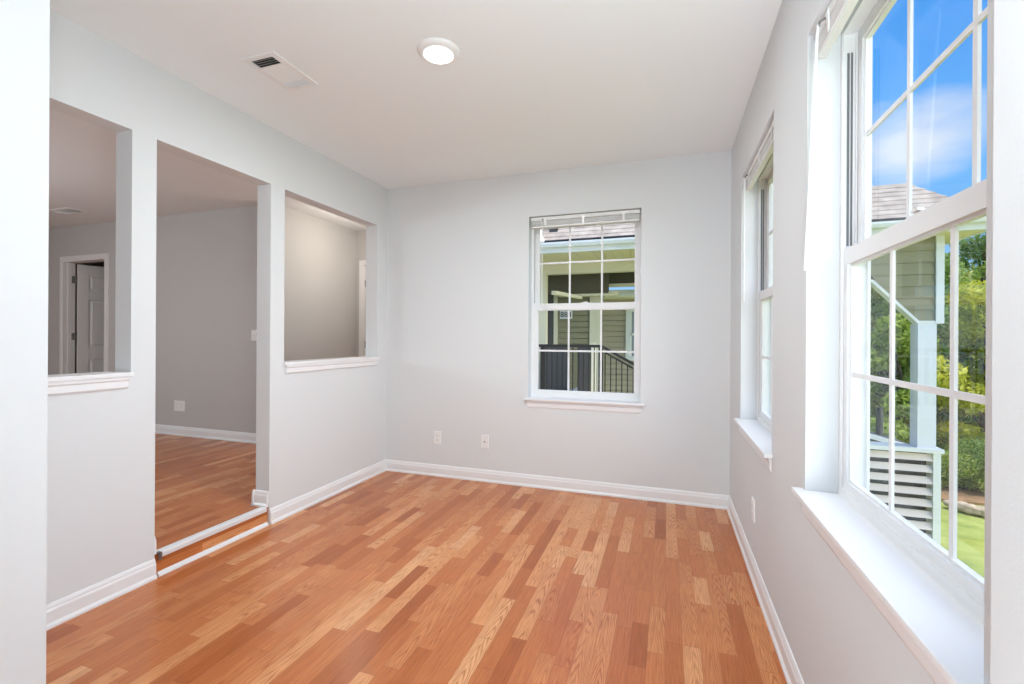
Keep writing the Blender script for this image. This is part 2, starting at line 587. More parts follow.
base('baseboard_back', [((0, 0, 0), (W, 0, 0), (0, -1, 0))])
base('baseboard_right', [((W, 0, 0), (W, FY, 0), (-1, 0, 0))])
base('baseboard_left', [((0, FY, 0), (0, -2.02, 0), (1, 0, 0)), ((0, -1.312, 0), (0, 0, 0), (1, 0, 0))])
base('baseboard_front', [((0, FY, 0), (0.850, FY, 0), (0, 1, 0))])
base('baseboard_doorway', [((-0.136, -1.312, STEP), (-0.006, -1.312, STEP), (0, -1, 0)), ((-0.136, -2.02, STEP), (-0.006, -2.02, STEP), (0, 1, 0)),
                           ((-0.115, -1.333, STEP), (-0.115, 0.0, STEP), (-1, 0, 0)), ((-0.115, -6.8, STEP), (-0.115, -2.0, STEP), (-1, 0, 0))])
base('baseboard_landing', [((-3.905, UB, STEP), (-1.465, UB, STEP), (0, -1, 0)), ((-6.4, UB, STEP), (-4.865, UB, STEP), (0, -1, 0)),
                           ((-1.35, UB, STEP), (-1.35, 1.31, STEP), (1, 0, 0))])

rs = MB().box((0.0, -2.008, -0.006), (STEP, -1.324, 0.0)).build('trim_5', M_FLOOR, loc=(-0.0125, 0, 0))
rs.rotation_euler = (0, -PI / 2, 0)
struct(rs)
# step: shoe moulding at the floor and a metal nosing at the lip
struct(MB().prism([(-0.006, 0), (0.012, 0), (0.012, 0.006), (0.006, 0.016), (-0.001, 0.021), (-0.006, 0.021)],
                  lambda d, h, t: (d, -2.005 if not t else -1.327, h)).build('trim_1', M_TRIM))
nose = MB()
nose.prism([(-0.044, STEP), (-0.044, STEP + 0.004), (-0.022, STEP + 0.007), (0.0, STEP + 0.006), (0.006, STEP + 0.001), (0.006, STEP - 0.020),
            (0.001, STEP - 0.024), (-0.0062, STEP - 0.024), (-0.0062, STEP)],
           lambda d, h, t: (d, -1.995 if not t else -1.337, h))
nose.box((-0.024, -1.992, STEP + 0.0066), (-0.021, -1.34, STEP + 0.0085))
ns = nose.build('trim_2', M_METAL)
struct(ns)
cap = MB().box((-0.045, -2.006, STEP + 0.0), (0.010, -1.995, STEP + 0.010)).box((0.006, -2.006, STEP - 0.03), (0.012, -1.990, STEP + 0.008))
cap.build('end_cap', M_HINGE, ns)

# ------------------------------------------------------------------ ledges of the half-height openings


def ledge(name, y0, y1):
    r = struct(empty(name, (0, 0, SILL)))
    y0e, y1e = max(y0, FY), y1
    yn = max(y0 - 0.018, FY)
    MB().prism([(-0.135, y0e + 0.001), (0.0, y0e + 0.001), (0.0, yn), (0.024, yn), (0.024, y1 + 0.018), (0.0, y1 + 0.018), (0.0, y1e - 0.001), (-0.135, y1e - 0.001)], lambda p, q, t: (p, q, 0.02 * t)).build('ledge_board', M_TRIM, r, bevel=0.004)
    ap = MB()
    ap.run([(0, 0), (0.018, 0), (0.018, -0.014), (0.012, -0.022), (0.012, -0.05), (0.006, -0.058), (0, -0.058)], (0, max(y0 - 0.0, FY), 0), (0, y1 + 0.0, 0), (1, 0, 0))
    ap.build('apron', M_TRIM, r)
    return r


ledge('trim_3', -2.80, -2.150)
ledge('trim_4', -1.187, -0.150)


# ------------------------------------------------------------------ windows (double hung, 3x2 grids), local x along the wall, y outward, z up
def make_window(name):
    r = struct(empty(name))
    WW, Z0, Z1 = 0.90, WIN_Z0, WIN_Z1
    # stool and apron
    MB().prism([(-0.028, -0.034), (WW + 0.028, -0.034), (WW + 0.028, 0.0), (WW, 0.0), (WW, 0.17), (0.0, 0.17), (0.0, 0.0), (-0.028, 0.0)], lambda p, q, t: (p, q, Z0 - 0.018 * (1 - t))).build('window_stool', M_TRIM, r, bevel=0.005)
    ap = MB()
    ap.prism([(0, 0), (-0.014, 0), (-0.013, -0.012), (-0.009, -0.022), (-0.008, -0.050), (-0.003, -0.062), (0, -0.062)],
             lambda d, h, t: ((-0.008 + 0.008 * (-h / 0.062)) if not t else (WW + 0.008 - 0.008 * (-h / 0.062)), d, Z0 - 0.02 + h))
    ap.build('apron', M_TRIM, r)
    # frame: jambs, head, sloped sill
    fr = MB()
    f0, f1 = 0.092, 0.170
    fr.box((0, f0, Z0), (0.016, f1, Z1)).box((WW - 0.016, f0, Z0), (WW, f1, Z1))
    fr.box((0.016, f0, Z1 - 0.03), (WW - 0.016, f1, Z1))
    fr.prism([(f0, Z0), (f0, Z0 + 0.028), (f1, Z0 + 0.016), (f1, Z0)], lambda p, q, t: (0.016 if not t else WW - 0.016, p, q))
    for sx in (0.016, WW - 0.016 - 0.006):
        fr.box((sx, 0.094, Z0 + 0.02), (sx + 0.006, 0.098, Z1 - 0.03)).box((sx, 0.128, Z0 + 0.02), (sx + 0.006, 0.133, Z1 - 0.03)).box((sx, 0.162, Z0 + 0.02), (sx + 0.006, 0.17, Z1 - 0.03))
    fr.build('frame', M_VINYL, r)
    tk = MB()
    for sx in (0.0165, WW - 0.0165 - 0.002):
        tk.box((sx, 0.106, Z0 + 0.795), (sx + 0.002, 0.112, Z1 - 0.09)).box((sx, 0.116, Z0 + 0.795), (sx + 0.002, 0.121, Z1 - 0.09))
    tk.build('sash_track', M_TRACK, r)

    def sash(nm, z0, z1, y0, y1, stile, bot, top, gy, hoff):
        s_ = MB()
        u0, u1 = 0.019, WW - 0.019
        s_.cells([u0, u0 + stile, u1 - stile, u1], [y0, y1], [z0, z0 + bot, z1 - top, z1],
                 lambda x, y, z: u0 + stile < x < u1 - stile and z0 + bot < z < z1 - top)
        # stepped glazing bead
        g0, g1, h0, h1 = u0 + stile, u1 - stile, z0 + bot, z1 - top
        s_.cells([g0, g0 + 0.007, g1 - 0.007, g1], [gy - 0.006, gy + 0.008], [h0, h0 + 0.007, h1 - 0.007, h1],
                 lambda x, y, z: g0 + 0.007 < x < g1 - 0.007 and h0 + 0.007 < z < h1 - 0.007)
        so = s_.build(nm, M_VINYL, r)
        mu = MB()
        wv = 0.0075
        for k in (1, 2):
            c = g0 + (g1 - g0) * k / 3
            mu.box((c - wv, gy - 0.003, h0), (c + wv, gy + 0.0035, h1))
        hm = (h0 + h1) / 2 + hoff
        mu.box((g0, gy - 0.0028, hm - wv), (g1, gy + 0.0033, hm + wv))
        mu.build('muntin_grid', M_VINYL, so)
        MB().box((g0, gy - 0.002, h0), (g1, gy + 0.002, h1)).build('pane', M_GLASS, so)
        return so

    lo = sash('lower_sash', Z0 + 0.026, Z0 + 0.783, 0.099, 0.127, 0.031, 0.026, 0.050, 0.113, -0.004)
    sash('upper_sash', Z0 + 0.745, Z1 - 0.032, 0.134, 0.161, 0.031, 0.036, 0.036, 0.147, 0.024)
    lk = MB()
    lk.box((WW / 2 - 0.03, 0.105, Z0 + 0.783), (WW / 2 + 0.03, 0.125, Z0 + 0.790)).box((WW / 2 - 0.008, 0.098, Z0 + 0.790), (WW / 2 + 0.022, 0.112, Z0 + 0.796))
    lk.build('sash_lock', M_VINYL, lo, bevel=0.001)
    return r


win1 = make_window('window_1')
win1.location = (1.37, 0, 0)
win2 = copy_tree(win1)
win2.name = 'window_2'
win2.location = (W, A_Y1, 0)
win2.rotation_euler = (0, 0, -PI / 2)
win3 = copy_tree(win1)
win3.name = 'window_3'
win3.location = (W, B_Y1, 0)
win3.rotation_euler = (0, 0, -PI / 2)


# ------------------------------------------------------------------ raised mini blinds
def make_blind():
    r = empty('mini_blind')
    Z1 = WIN_Z1
    MB().box((0.012, 0.018, Z1 - 0.034), (0.888, 0.052, Z1 - 0.006)).build('headrail', M_BLIND, r, bevel=0.002)
    sl = MB()
    for k in range(14):
        z = Z1 - 0.0385 - k * 0.0026
        # gently crowned slat
        sl.prism([(0.022, z), (0.035, z + 0.0016), (0.048, z), (0.048, z - 0.0017), (0.035, z - 0.0001), (0.022, z - 0.0017)],
                 lambda p, q, t: (0.018 if not t else 0.882, p, q))
    sl.build('slat_stack', M_BLIND, r)
    MB().box((0.016, 0.022, Z1 - 0.092), (0.884, 0.049, Z1 - 0.0765)).build('bottom_rail', M_BLIND, r, bevel=0.002)
    for u in (0.135, 0.45, 0.765):
        MB().box((u - 0.011, 0.016, Z1 - 0.046), (u + 0.011, 0.0205, Z1 - 0.010)).box((u - 0.008, 0.018, Z1 - 0.078), (u + 0.008, 0.0215, Z1 - 0.046)).build('cord_clip', M_CLEAR, r, bevel=0.001)
    MB().tube([(0.115, 0.018, Z1 - 0.022), (0.115, 0.004, Z1 - 0.030), (0.115, 0.0, Z1 - 0.045)], 0.004).build('tilt_hook', M_TRACK, r)
    MB().tube([(0, 0, 0), (0.0, 0.0, -0.735), (0.0, 0.0, -0.745)], [0.0038, 0.0038, 0.003], 6).build('tilt_wand', M_VINYL, r, loc=(0.115, -0.001, Z1 - 0.040))
    return r


bl1 = make_blind()
bl1.location = (1.37, 0, 0)
tag(bl1, 'raised white mini blind in the far wall window, wand hanging at its left', 'blind', 'raised mini blinds')
for o_, y_, lab in ((None, A_Y1, 'raised white mini blind in the farther of the two right wall windows'),
                    (None, B_Y1, 'raised white mini blind at top of the large near window showing blue sky')):
    c = copy_tree(bl1)
    c.location = (W, y_, 0)
    c.rotation_euler = (0, 0, -PI / 2)
    tag(c, lab, 'blind', 'raised mini blinds')
    if y_ == B_Y1:
        for ch in c.children:
            if ch.name.startswith('tilt_wand'):
                ch.rotation_euler = (math.radians(-0.5), math.radians(8.0), 0)


# ------------------------------------------------------------------ wall plates (built facing -y on y=0, then turned)
def plate(name, loc, rz, label, cat, kind, w=0.072, h=0.116, group=None):
    r = empty(name, loc, rz)
    tag(r, label, cat, group)
    MB().prism([(-w / 2, -h / 2), (w / 2, -h / 2), (w / 2, h / 2), (-w / 2, h / 2)],
               lambda p, q, t: (p * (1 - 0.07 * t), -0.0065 * t, q * (1 - 0.05 * t))).build('cover_plate', M_PLATE, r, bevel=0.001)
    if kind in ('duplex', 'double'):
        for cx in ((0,) if kind == 'duplex' else (-0.03, 0.03)):
            for cz in (-0.02, 0.02):
                s_ = MB().prism([(0.017 * math.cos(a) * 0.95, cz + max(-0.0135, min(0.0135, 0.017 * math.sin(a)))) for a in np.linspace(0, 2 * PI, 20, endpoint=False)],
                                lambda p, q, t: (cx + p, -0.006 - 0.002 * t, q)).build('socket', M_PLATE, r)
                MB().box((cx - 0.008, -0.0085, cz - 0.001), (cx - 0.006, -0.0078, cz + 0.007)).box((cx + 0.006, -0.0085, cz - 0.001), (cx + 0.008, -0.0078, cz + 0.006)).box((cx - 0.002, -0.0085, cz - 0.009), (cx + 0.002, -0.0078, cz - 0.005)).build('slot', M_DARK, s_)
    if kind == 'coax':
        MB().tube([(0, -0.0060, 0), (0, -0.010, 0), (0, -0.014, 0)], [0.0055, 0.0055, 0.0045], 12).build('jack', M_DARK, r)
    if kind == 'switch':
        for cx in (-0.035, 0.0, 0.035):
            MB().prism([(-0.006, -0.007), (-0.0063, -0.007), (-0.017, 0.006), (-0.0145, 0.011), (-0.006, 0.009)], lambda p, q, t: (cx - 0.005 + 0.01 * t, p, q)).build('toggle', M_PLATE, r)
    return r


plate('wall_outlet', (0.535, 0, 0.340), 0, 'white duplex outlet on the far wall, left of the cable jack', 'outlet', 'duplex')
plate('cable_jack', (0.988, 0, 0.340), 0, 'white wall plate with one dark round jack below the far wall window', 'jack', 'coax')
plate('wall_outlet', (W, -0.97, 0.340), -PI / 2, 'white outlet low on the right wall under the farther side window', 'outlet', 'duplex')
plate('wall_outlet', (-2.72, UB, 0.443), 0, 'double wide outlet plate low on the landing wall seen through the doorway', 'outlet', 'double', 0.165, 0.118)
plate('light_switch', (-1.592, UB, 1.242), 0, 'multi toggle light switch plate on the landing wall beside the doorway edge', 'switch', 'switch', 0.16, 0.116)

# ------------------------------------------------------------------ ceiling light
r = empty('ceiling_light', (1.42, -1.685, H))
tag(r, 'round white lit downlight on the ceiling', 'light')
MB().lathe([(0.072, -0.020), (0.080, -0.0225), (0.094, -0.012), (0.101, -0.003), (0.101, 0.0), (0.072, 0.0)], (0, 0, 0)).build('trim_ring', M_VENT, r, smooth=True)
MB().lathe([(0.001, -0.0215), (0.05, -0.0212), (0.0715, -0.019), (0.0715, -0.010), (0.001, -0.010)], (0, 0, 0)).build('light_lens', M_LED, r, smooth=True)


# ------------------------------------------------------------------ ceiling registers (local: long axis y)
def register(loc, rz, label, sx, sy):
    r = empty('ceiling_vent', loc, rz)
    tag(r, label, 'vent')
    ix, iy = sx / 2 - 0.034, sy / 2 - 0.026
    fr = MB()
    fr.cells([-sx / 2, -ix, ix, sx / 2], [-sy / 2, -iy, iy, sy / 2], [-0.007, 0.0], lambda x, y, z: abs(x) < ix and abs(y) < iy)
    fr.build('frame', M_VENT, r, bevel=0.0015)
    MB().box((-ix, -iy, -0.0012), (ix, iy, -0.0004)).build('duct_opening', M_DARK, r)
    e0, e1 = -iy + 0.062, iy - 0.050
    sl = MB()
    # end banks: slats across, tilted
    for y0, y1, k in ((-iy, e0, -1), (e1, iy, 1)):
        n = 4
        for i in range(n):
            y = y0 + (i + 0.5) * (y1 - y0) / n
            hw = (y1 - y0) / n * (0.5 if k < 0 else 0.22)
            sl.prism([(y - hw * 0.75 * k, -0.0015), (y + hw * 0.75 * k, -0.0105), (y + hw * 0.75 * k, -0.0117), (y - hw * 0.75 * k, -0.0027)], lambda p, q, t: (-ix if not t else ix, p, q))
    # middle bank: many short slats along the length with cross bars
    n = 9
    for i in range(n):
        x = -ix + (i + 0.5) * 2 * ix / n
        hw = ix / n
        sl.prism([(x - hw * 0.62, -0.0085), (x + hw * 0.60, -0.0045), (x + hw * 0.60, -0.0057), (x - hw * 0.62, -0.0097)], lambda p, q, t: (p, e0 if not t else e1, q))
    for i in range(13):
        y = e0 + i * (e1 - e0) / 12
        sl.box((-ix, y - 0.0014, -0.0065), (ix, y + 0.0014, -0.0025))
    sl.build('louvers', M_VENT, r)
    MB().box((-0.002, iy - 0.006, -0.020), (0.002, iy, -0.006)).build('damper_lever', M_VENT, r)
    return r


register((0.565, -1.785, H), 0.0, 'white three way ceiling register beside the round downlight', 0.205, 0.30)
register((-3.80, -0.44, H), PI / 2, 'ceiling register seen through the leftmost wall opening', 0.19, 0.33)

# ------------------------------------------------------------------ door_1: six panel door standing open at the landing's end
DX0, DX1, DZ = -4.80, -3.975, STEP + 2.06
d1 = struct(empty('door_1', (0, 0, 0)))
cs = MB()
CAS = [(0, 0), (0, 0.010), (0.012, 0.017), (0.045, 0.017), (0.062, 0.011), (0.068, 0.0)]
x0, x1 = DX0 + 0.018, DX1 - 0.018
# casing swept as mitred frame on y=UB facing -y
for d_in, d_out, th in ((0.0, 0.020, 0.012), (0.020, 0.055, 0.018), (0.055, 0.068, 0.011)):
    cs.box((x0 - d_out, UB - th, STEP), (x0 - d_in, UB, DZ + d_out - 0.02)).box((x1 + d_in, UB - th, STEP), (x1 + d_out, UB, DZ + d_out - 0.02))
    cs.box((x0 - d_in, UB - th, DZ + d_in - 0.02), (x1 + d_in, UB, DZ + d_out - 0.02))
cs.build('casing', M_DOOR, d1)
jb = MB()
jb.box((DX0, UB, STEP), (x0, UB + 0.115, DZ)).box((x1, UB, STEP), (DX1, UB + 0.115, DZ)).box((x0, UB, DZ - 0.02), (x1, UB + 0.115, DZ))
jb.box((x0, UB + 0.035, STEP), (x0 + 0.010, UB + 0.072, DZ - 0.02)).box((x1 - 0.010, UB + 0.035, STEP), (x1, UB + 0.072, DZ - 0.02))
jb.build('jamb', M_DOOR, d1)


def six_panel(parent, wdt, hgt, matl, knob=True):
    """leaf in local x 0..wdt, y 0..0.035, z 0..hgt"""
    st, mid = 0.105, 0.10
    zr = [0, 0.21, 0.80, 0.95, 1.58, 1.69, 1.90, hgt]
    xr = [0, st, (wdt - mid) / 2, (wdt + mid) / 2, wdt - st, wdt]
    hole = lambda x, y, z: (xr[1] < x < xr[2] or xr[3] < x < xr[4]) and (zr[1] < z < zr[2] or zr[3] < z < zr[4] or zr[5] < z < zr[6])
    lf = MB().cells(xr, [0, 0.035], zr, hole).build('door_leaf', matl, parent)
    for a, b_ in ((1, 2), (3, 4)):
        for c_, d_ in ((1, 2), (3, 4), (5, 6)):
            p = MB()
            X0, X1, Y0, Y1 = xr[a], xr[b_], zr[c_], zr[d_]
            p.box((X0, 0.012, Y0), (X1, 0.023, Y1))
            for s0, s1 in ((0.012, 0.004), (0.023, 0.031)):
                lo = [(X0 + 0.022, s0, Y0 + 0.022), (X1 - 0.022, s0, Y0 + 0.022), (X1 - 0.022, s0, Y1 - 0.022), (X0 + 0.022, s0, Y1 - 0.022)]
                hi = [(X0 + 0.042, s1, Y0 + 0.042), (X1 - 0.042, s1, Y0 + 0.042), (X1 - 0.042, s1, Y1 - 0.042), (X0 + 0.042, s1, Y1 - 0.042)]
                p.add(lo + hi, [(0, 1, 2, 3), (4, 5, 6, 7), (0, 1, 5, 4), (1, 2, 6, 5), (2, 3, 7, 6), (3, 0, 4, 7)])
            p.build('door_panel', matl, lf)
    if knob:
        for s_ in (-1, 1):
            y = 0.0 if s_ < 0 else 0.035
            MB().tube([(wdt - 0.065, y, 0.93), (wdt - 0.065, y + s_ * 0.012, 0.93), (wdt - 0.065, y + s_ * 0.03, 0.93), (wdt - 0.065, y + s_ * 0.045, 0.93), (wdt - 0.065, y + s_ * 0.062, 0.93), (wdt - 0.065, y + s_ * 0.066, 0.93)],
                      [0.03, 0.012, 0.012, 0.026, 0.024, 0.008], 16).build('door_knob', M_HINGE, lf, smooth=True)
    return lf


leaf = six_panel(d1, 0.76, 2.02, M_DOOR)
leaf.location = (x0 + 0.062, UB + 0.112, STEP + 0.008)
leaf.rotation_euler = (0, 0, math.radians(78))
hg = MB()
for z in (0.25, 1.10, 1.83):
    hg.box((x0 + 0.001, UB + 0.078, STEP + z - 0.045), (x0 + 0.004, UB + 0.112, STEP + z + 0.045))
    hg.tube([(x0 + 0.012, UB + 0.110, STEP + z - 0.046), (x0 + 0.012, UB + 0.110, STEP + z + 0.046)], 0.0075, 8)
    hg.box((x0 + 0.008, UB + 0.106, STEP + z - 0.045), (x0 + 0.046, UB + 0.1095, STEP + z + 0.045))
hg.build('hinges', M_HINGE, d1)

# ------------------------------------------------------------------ door_2: entry door past the third opening
d2 = struct(empty('door_2', (0, 0, 0)))
ex0, ex1, ez = -1.245, -0.325, STEP + 2.05
cs = MB()
for d_in, d_out, th in ((0.0, 0.020, 0.012), (0.020, 0.055, 0.018), (0.055, 0.066, 0.011)):
    cs.box((ex0 + 0.018 - d_out, 1.31 - th, STEP), (ex0 + 0.018 - d_in, 1.31, ez + d_out - 0.02)).box((ex1 - 0.018 + d_in, 1.31 - th, STEP), (ex1 - 0.018 + d_out, 1.31, ez + d_out - 0.02))
    cs.box((ex0 + 0.018 - d_in, 1.31 - th, ez + d_in - 0.02), (ex1 - 0.018 + d_in, 1.31, ez + d_out - 0.02))
cs.build('casing', M_CREAM if False else M_TRIM, d2)
jb = MB()
jb.box((ex0, 1.31, STEP), (ex0 + 0.018, 1.45, ez)).box((ex1 - 0.018, 1.31, STEP), (ex1, 1.45, ez)).box((ex0 + 0.018, 1.31, ez - 0.02), (ex1 - 0.018, 1.45, ez))
jb.build('jamb', M_TRIM, d2)
leaf2 = six_panel(d2, 0.880, 2.02, M_DOOR)
leaf2.location = (ex0 + 0.020, 1.345, STEP + 0.006)
hg = MB()
for z in (0.25, 1.02, 1.80):
    hg.tube([(ex0 + 0.022, 1.338, STEP + z - 0.045), (ex0 + 0.022, 1.338, STEP + z + 0.045)], 0.007, 8)
hg.build('hinges', M_HINGE, d2)

# =================================================================== OUTSIDE
GZ = -2.6
g = MB()
NXG, NYG = 40, 40
gx = np.linspace(-30, 60, NXG)
gy = np.linspace(-25, 65, NYG)
vs = [(x, y, GZ + 0.12 * math.sin(x * 0.31) * math.cos(y * 0.23) - (0.0 if y < 12 else 0.0)) for y in gy for x in gx]
fs = [(j * NXG + i, j * NXG + i + 1, (j + 1) * NXG + i + 1, (j + 1) * NXG + i) for j in range(NYG - 1) for i in range(NXG - 1)]
g.add(vs, fs)
struct(g.build('lawn', M_LAWN))

# lower storey under the room so the house stands on the ground
struct(MB().box((-6.5, -7.0, GZ - 0.15), (3.07, 0.17, -0.14)).build('wall_foundation', M_SIDING_L))

# landing of the breezeway outside the far window
struct(MB().box((-1.465, 1.45, -0.22), (1.62, 6.42, -0.02)).build('floor_breezeway', M_CONC))


def siding(mb, x0, x1, y, z0, z1, pitch=0.17, thick=0.10, lip=0.022):
    """lap siding facing -y: boards with a shadow gap under each lap, over a backing"""
    z = z0
    gap = 0.016
    while z < z1 - 1e-4:
        zt = min(z + pitch - gap, z1)
        mb.prism([(y - lip, z), (y - 0.008, zt), (y + 0.02, zt), (y + 0.02, z)], lambda p, q, t: (x0 if not t else x1, p, q))
        z += pitch
    mb.box((x0, y + 0.02, z0), (x1, y + thick, z1))


# ------------------------------------------------------------------ neighbouring house
nh = empty('neighboring_house', (0, 0, 0))
tag(nh, 'olive sided neighboring building with covered porch and shingled hip roof', 'house')
EY, EX0, EX1 = 4.22, -3.2, 6.62
EZ = 2.93
rdg = 0.713
RY, RZ = EY + rdg, EZ + 0.70
rf = MB()
# shingle courses: front slope as stepped laps, hip end on the right
nc = 8
for k in range(nc):
    f0, f1 = k / nc, (k + 1) / nc
    ya, yb = EY + rdg * f0, EY + rdg * f1
    za, zb = EZ + (RZ - EZ) * f0, EZ + (RZ - EZ) * f1
    xa, xb = EX1 - rdg * f0, EX1 - rdg * f1
    l = 0.016
    rf.add([(EX0, ya, za + l), (xa, ya, za + l), (xb, yb, zb + 0.002), (EX0, yb, zb + 0.002), (EX0, ya, za - 0.02), (xa, ya, za - 0.02), (xb, yb, zb - 0.04), (EX0, yb, zb - 0.04)],
           [(0, 1, 2, 3), (4, 5, 6, 7), (0, 1, 5, 4), (1, 2, 6, 5), (2, 3, 7, 6), (3, 0, 4, 7)])
    rf.add([(xa, ya, za + l), (xa, 9.0, za + l), (xb, 9.0, zb + 0.002), (xb, yb, zb + 0.002), (xa, ya, za - 0.02), (xa, 9.0, za - 0.02), (xb, 9.0, zb - 0.04), (xb, yb, zb - 0.04)],
           [(0, 1, 2, 3), (4, 5, 6, 7), (0, 1, 5, 4), (1, 2, 6, 5), (2, 3, 7, 6), (3, 0, 4, 7)])
# back slope and underside closing
rf.add([(EX0, RY, RZ), (EX1 - rdg, RY, RZ), (EX1 - rdg, 9.0, RZ - 0.3), (EX0, 9.0, RZ - 0.3), (EX0, RY, RZ - 0.05), (EX1 - rdg, RY, RZ - 0.05), (EX1 - rdg, 9.0, RZ - 0.35), (EX0, 9.0, RZ - 0.35)],
       [(0, 1, 2, 3), (4, 5, 6, 7), (0, 1, 5, 4), (1, 2, 6, 5), (2, 3, 7, 6), (3, 0, 4, 7)])
rf.build('roof', M_SHINGLE, nh)
MB().box((EX0, EY - 0.03, EZ - 0.036), (EX1 + 0.015, EY - 0.002, EZ + 0.018)).build('drip_edge', M_IRON, nh)
gt = MB()
gt.prism([(EY - 0.10, EZ - 0.035), (EY - 0.10, EZ - 0.065), (EY - 0.075, EZ - 0.115), (EY + 0.02, EZ - 0.115), (EY + 0.02, EZ - 0.035), (EY + 0.01, EZ - 0.035), (EY + 0.01, EZ - 0.105), (EY - 0.07, EZ - 0.105), (EY - 0.09, EZ - 0.06), (EY - 0.09, EZ - 0.035)],
         lambda p, q, t: (EX0 if not t else EX1 + 0.03, p, q))
gt.build('gutter', M_WHITE_EXT, nh)
MB().box((EX0, EY + 0.02, EZ - 0.20), (EX1, EY + 0.06, EZ - 0.045)).box((EX1 - 0.04, EY + 0.06, EZ - 0.20), (EX1, 9.0, EZ - 0.045)).build('fascia', M_WHITE_EXT, nh)
sf = MB()
for k in range(64):
    xa = EX0 + k * (EX1 - 0.04 - EX0) / 64
    sf.box((xa + 0.004, EY + 0.06, EZ - 0.19), (xa + (EX1 - 0.04 - EX0) / 64 - 0.004, 5.55, EZ - 0.175))
sf.box((EX0, EY + 0.06, EZ - 0.176), (EX1 - 0.04, 5.55, EZ - 0.165))
sf.build('soffit', M_SOFFIT, nh)
MB().box((EX0, 5.45, EZ - 0.40), (3.3, 5.62, EZ - 0.19)).build('porch_beam', M_CREAM, nh)
MB().box((EX0, 6.0, 2.17), (1.3, 6.10, 2.70)).box((EX0, 5.62, 2.66), (4.0, 6.6, 2.70)).box((1.10, 6.3, 2.35), (4.6, 6.4, 2.68)).build('porch_ceiling_boards', M_PORCH_SHADE, nh)
MB().box((0.24, 6.02, 2.12), (1.5, 6.16, 2.20)).box((1.1, 6.26, 2.33), (4.6, 6.42, 2.39)).build('inner_beam', M_CREAM, nh)
MB().prism([(5.55, 2.20), (6.05, 2.12), (6.05, 2.06), (5.55, 2.12)], lambda p, q, t: (0.20 + (p - 5.55) * 0.9 + 0.10 * t, p, q)).build('side_beam', M_CREAM, nh)
MB().box((-0.06, 5.46, -0.02), (0.11, 5.60, EZ - 0.40)).build('porch_column', M_CREAM, nh)
pw = MB()
siding(pw, 0.14, 0.86, 6.40, -0.02, 2.60, 0.125)
pw.build('porch_wall', M_SIDING, nh)
MB().box((-0.6, 6.34, -0.02), (0.06, 6.44, 2.60)).build('porch_door', M_NIGHT, nh)
MB().box((0.06, 6.33, -0.02), (0.14, 6.48, 2.60)).build('porch_door_trim', M_CREAM, nh)
MB().box((0.86, 6.34, -0.05), (1.10, 6.50, 2.66)).build('corner_board', M_CREAM, nh)
rw = MB()
siding(rw, 1.0, 1.56, 7.2, GZ, 2.3, 0.125)
siding(rw, 1.56, 2.5, 7.2, GZ, 0.72, 0.125)
siding(rw, 1.56, 2.5, 7.2, 1.93, 2.3, 0.125)
siding(rw, 2.5, 3.4, 7.2, GZ, 2.3, 0.125)
rw.build('side_wall', M_SIDING_L, nh)
wn_ = MB().cells([1.56, 1.66, 2.40, 2.5], [7.14, 7.24], [0.72, 0.82, 1.83, 1.93], lambda x, y, z: 1.66 < x < 2.40 and 0.82 < z < 1.83)
wn_.box((1.66, 7.17, 1.29), (2.40, 7.22, 1.35)).box((1.66, 7.17, 0.82), (1.69, 7.21, 1.83))
wn_ = wn_.build('house_window', M_WHITE_EXT, nh)
MB().box((1.66, 7.205, 0.82), (2.40, 7.215, 1.83)).build('pane', mat('reflective grey pane', srgb(150, 158, 166), 0.1), wn_)
MB().prism([(6.80, 2.31), (6.80, 2.20), (6.83, 2.16), (6.93, 2.16), (6.93, 2.31)], lambda p, q, t: (1.12 if not t else 3.5, p, q)).build('lower_gutter', M_WHITE_EXT, nh)
MB().box((1.05, 6.93, 2.13), (3.5, 7.3, 2.17)).build('lower_soffit', M_SOFFIT, nh)
# chimney-like white downspout elbow and vent at the roof's left
ds = MB().tube([(0.36, EY - 0.06, EZ - 0.02), (0.30, EY - 0.03, EZ + 0.14), (0.27, EY + 0.02, EZ + 0.34)], 0.055, 4)
ds.tube([(0.25, EY - 0.04, EZ - 0.05), (0.20, EY - 0.02, EZ + 0.14), (0.18, EY + 0.02, EZ + 0.34)], 0.05, 4)
ds.build('downspout', M_WHITE_EXT, nh)
MB().box((0.43, EY + 0.20, EZ + 0.15), (0.58, EY + 0.34, EZ + 0.40)).build('roof_vent', M_PANELDK, nh)

# house number plate with raised figures
sg = MB().box((0.20, 6.345, 1.655), (0.475, 6.362, 1.83)).build('number_plate', M_WHITE_EXT, nh)
fc = bpy.data.curves.new('house_number', 'FONT')
fc.body = '883'
fc.size = 0.17
fc.align_x = 'CENTER'
fc.align_y = 'CENTER'
fc.extrude = 0.004
ft = bpy.data.objects.new('house_number', fc)
COL.objects.link(ft)
fc.materials.append(M_IRON)
ft.location = (0.337, 6.341, 1.742)
ft.rotation_euler = (PI / 2, 0, 0)
me = bpy.data.meshes.new_from_object(ft)
bpy.data.objects.remove(ft)
ft = bpy.data.objects.new('house_number', me)
COL.objects.link(ft)
ft.location = (0.337, 6.341, 1.742)
ft.rotation_euler = (PI / 2, 0, 0)
ft.parent = sg

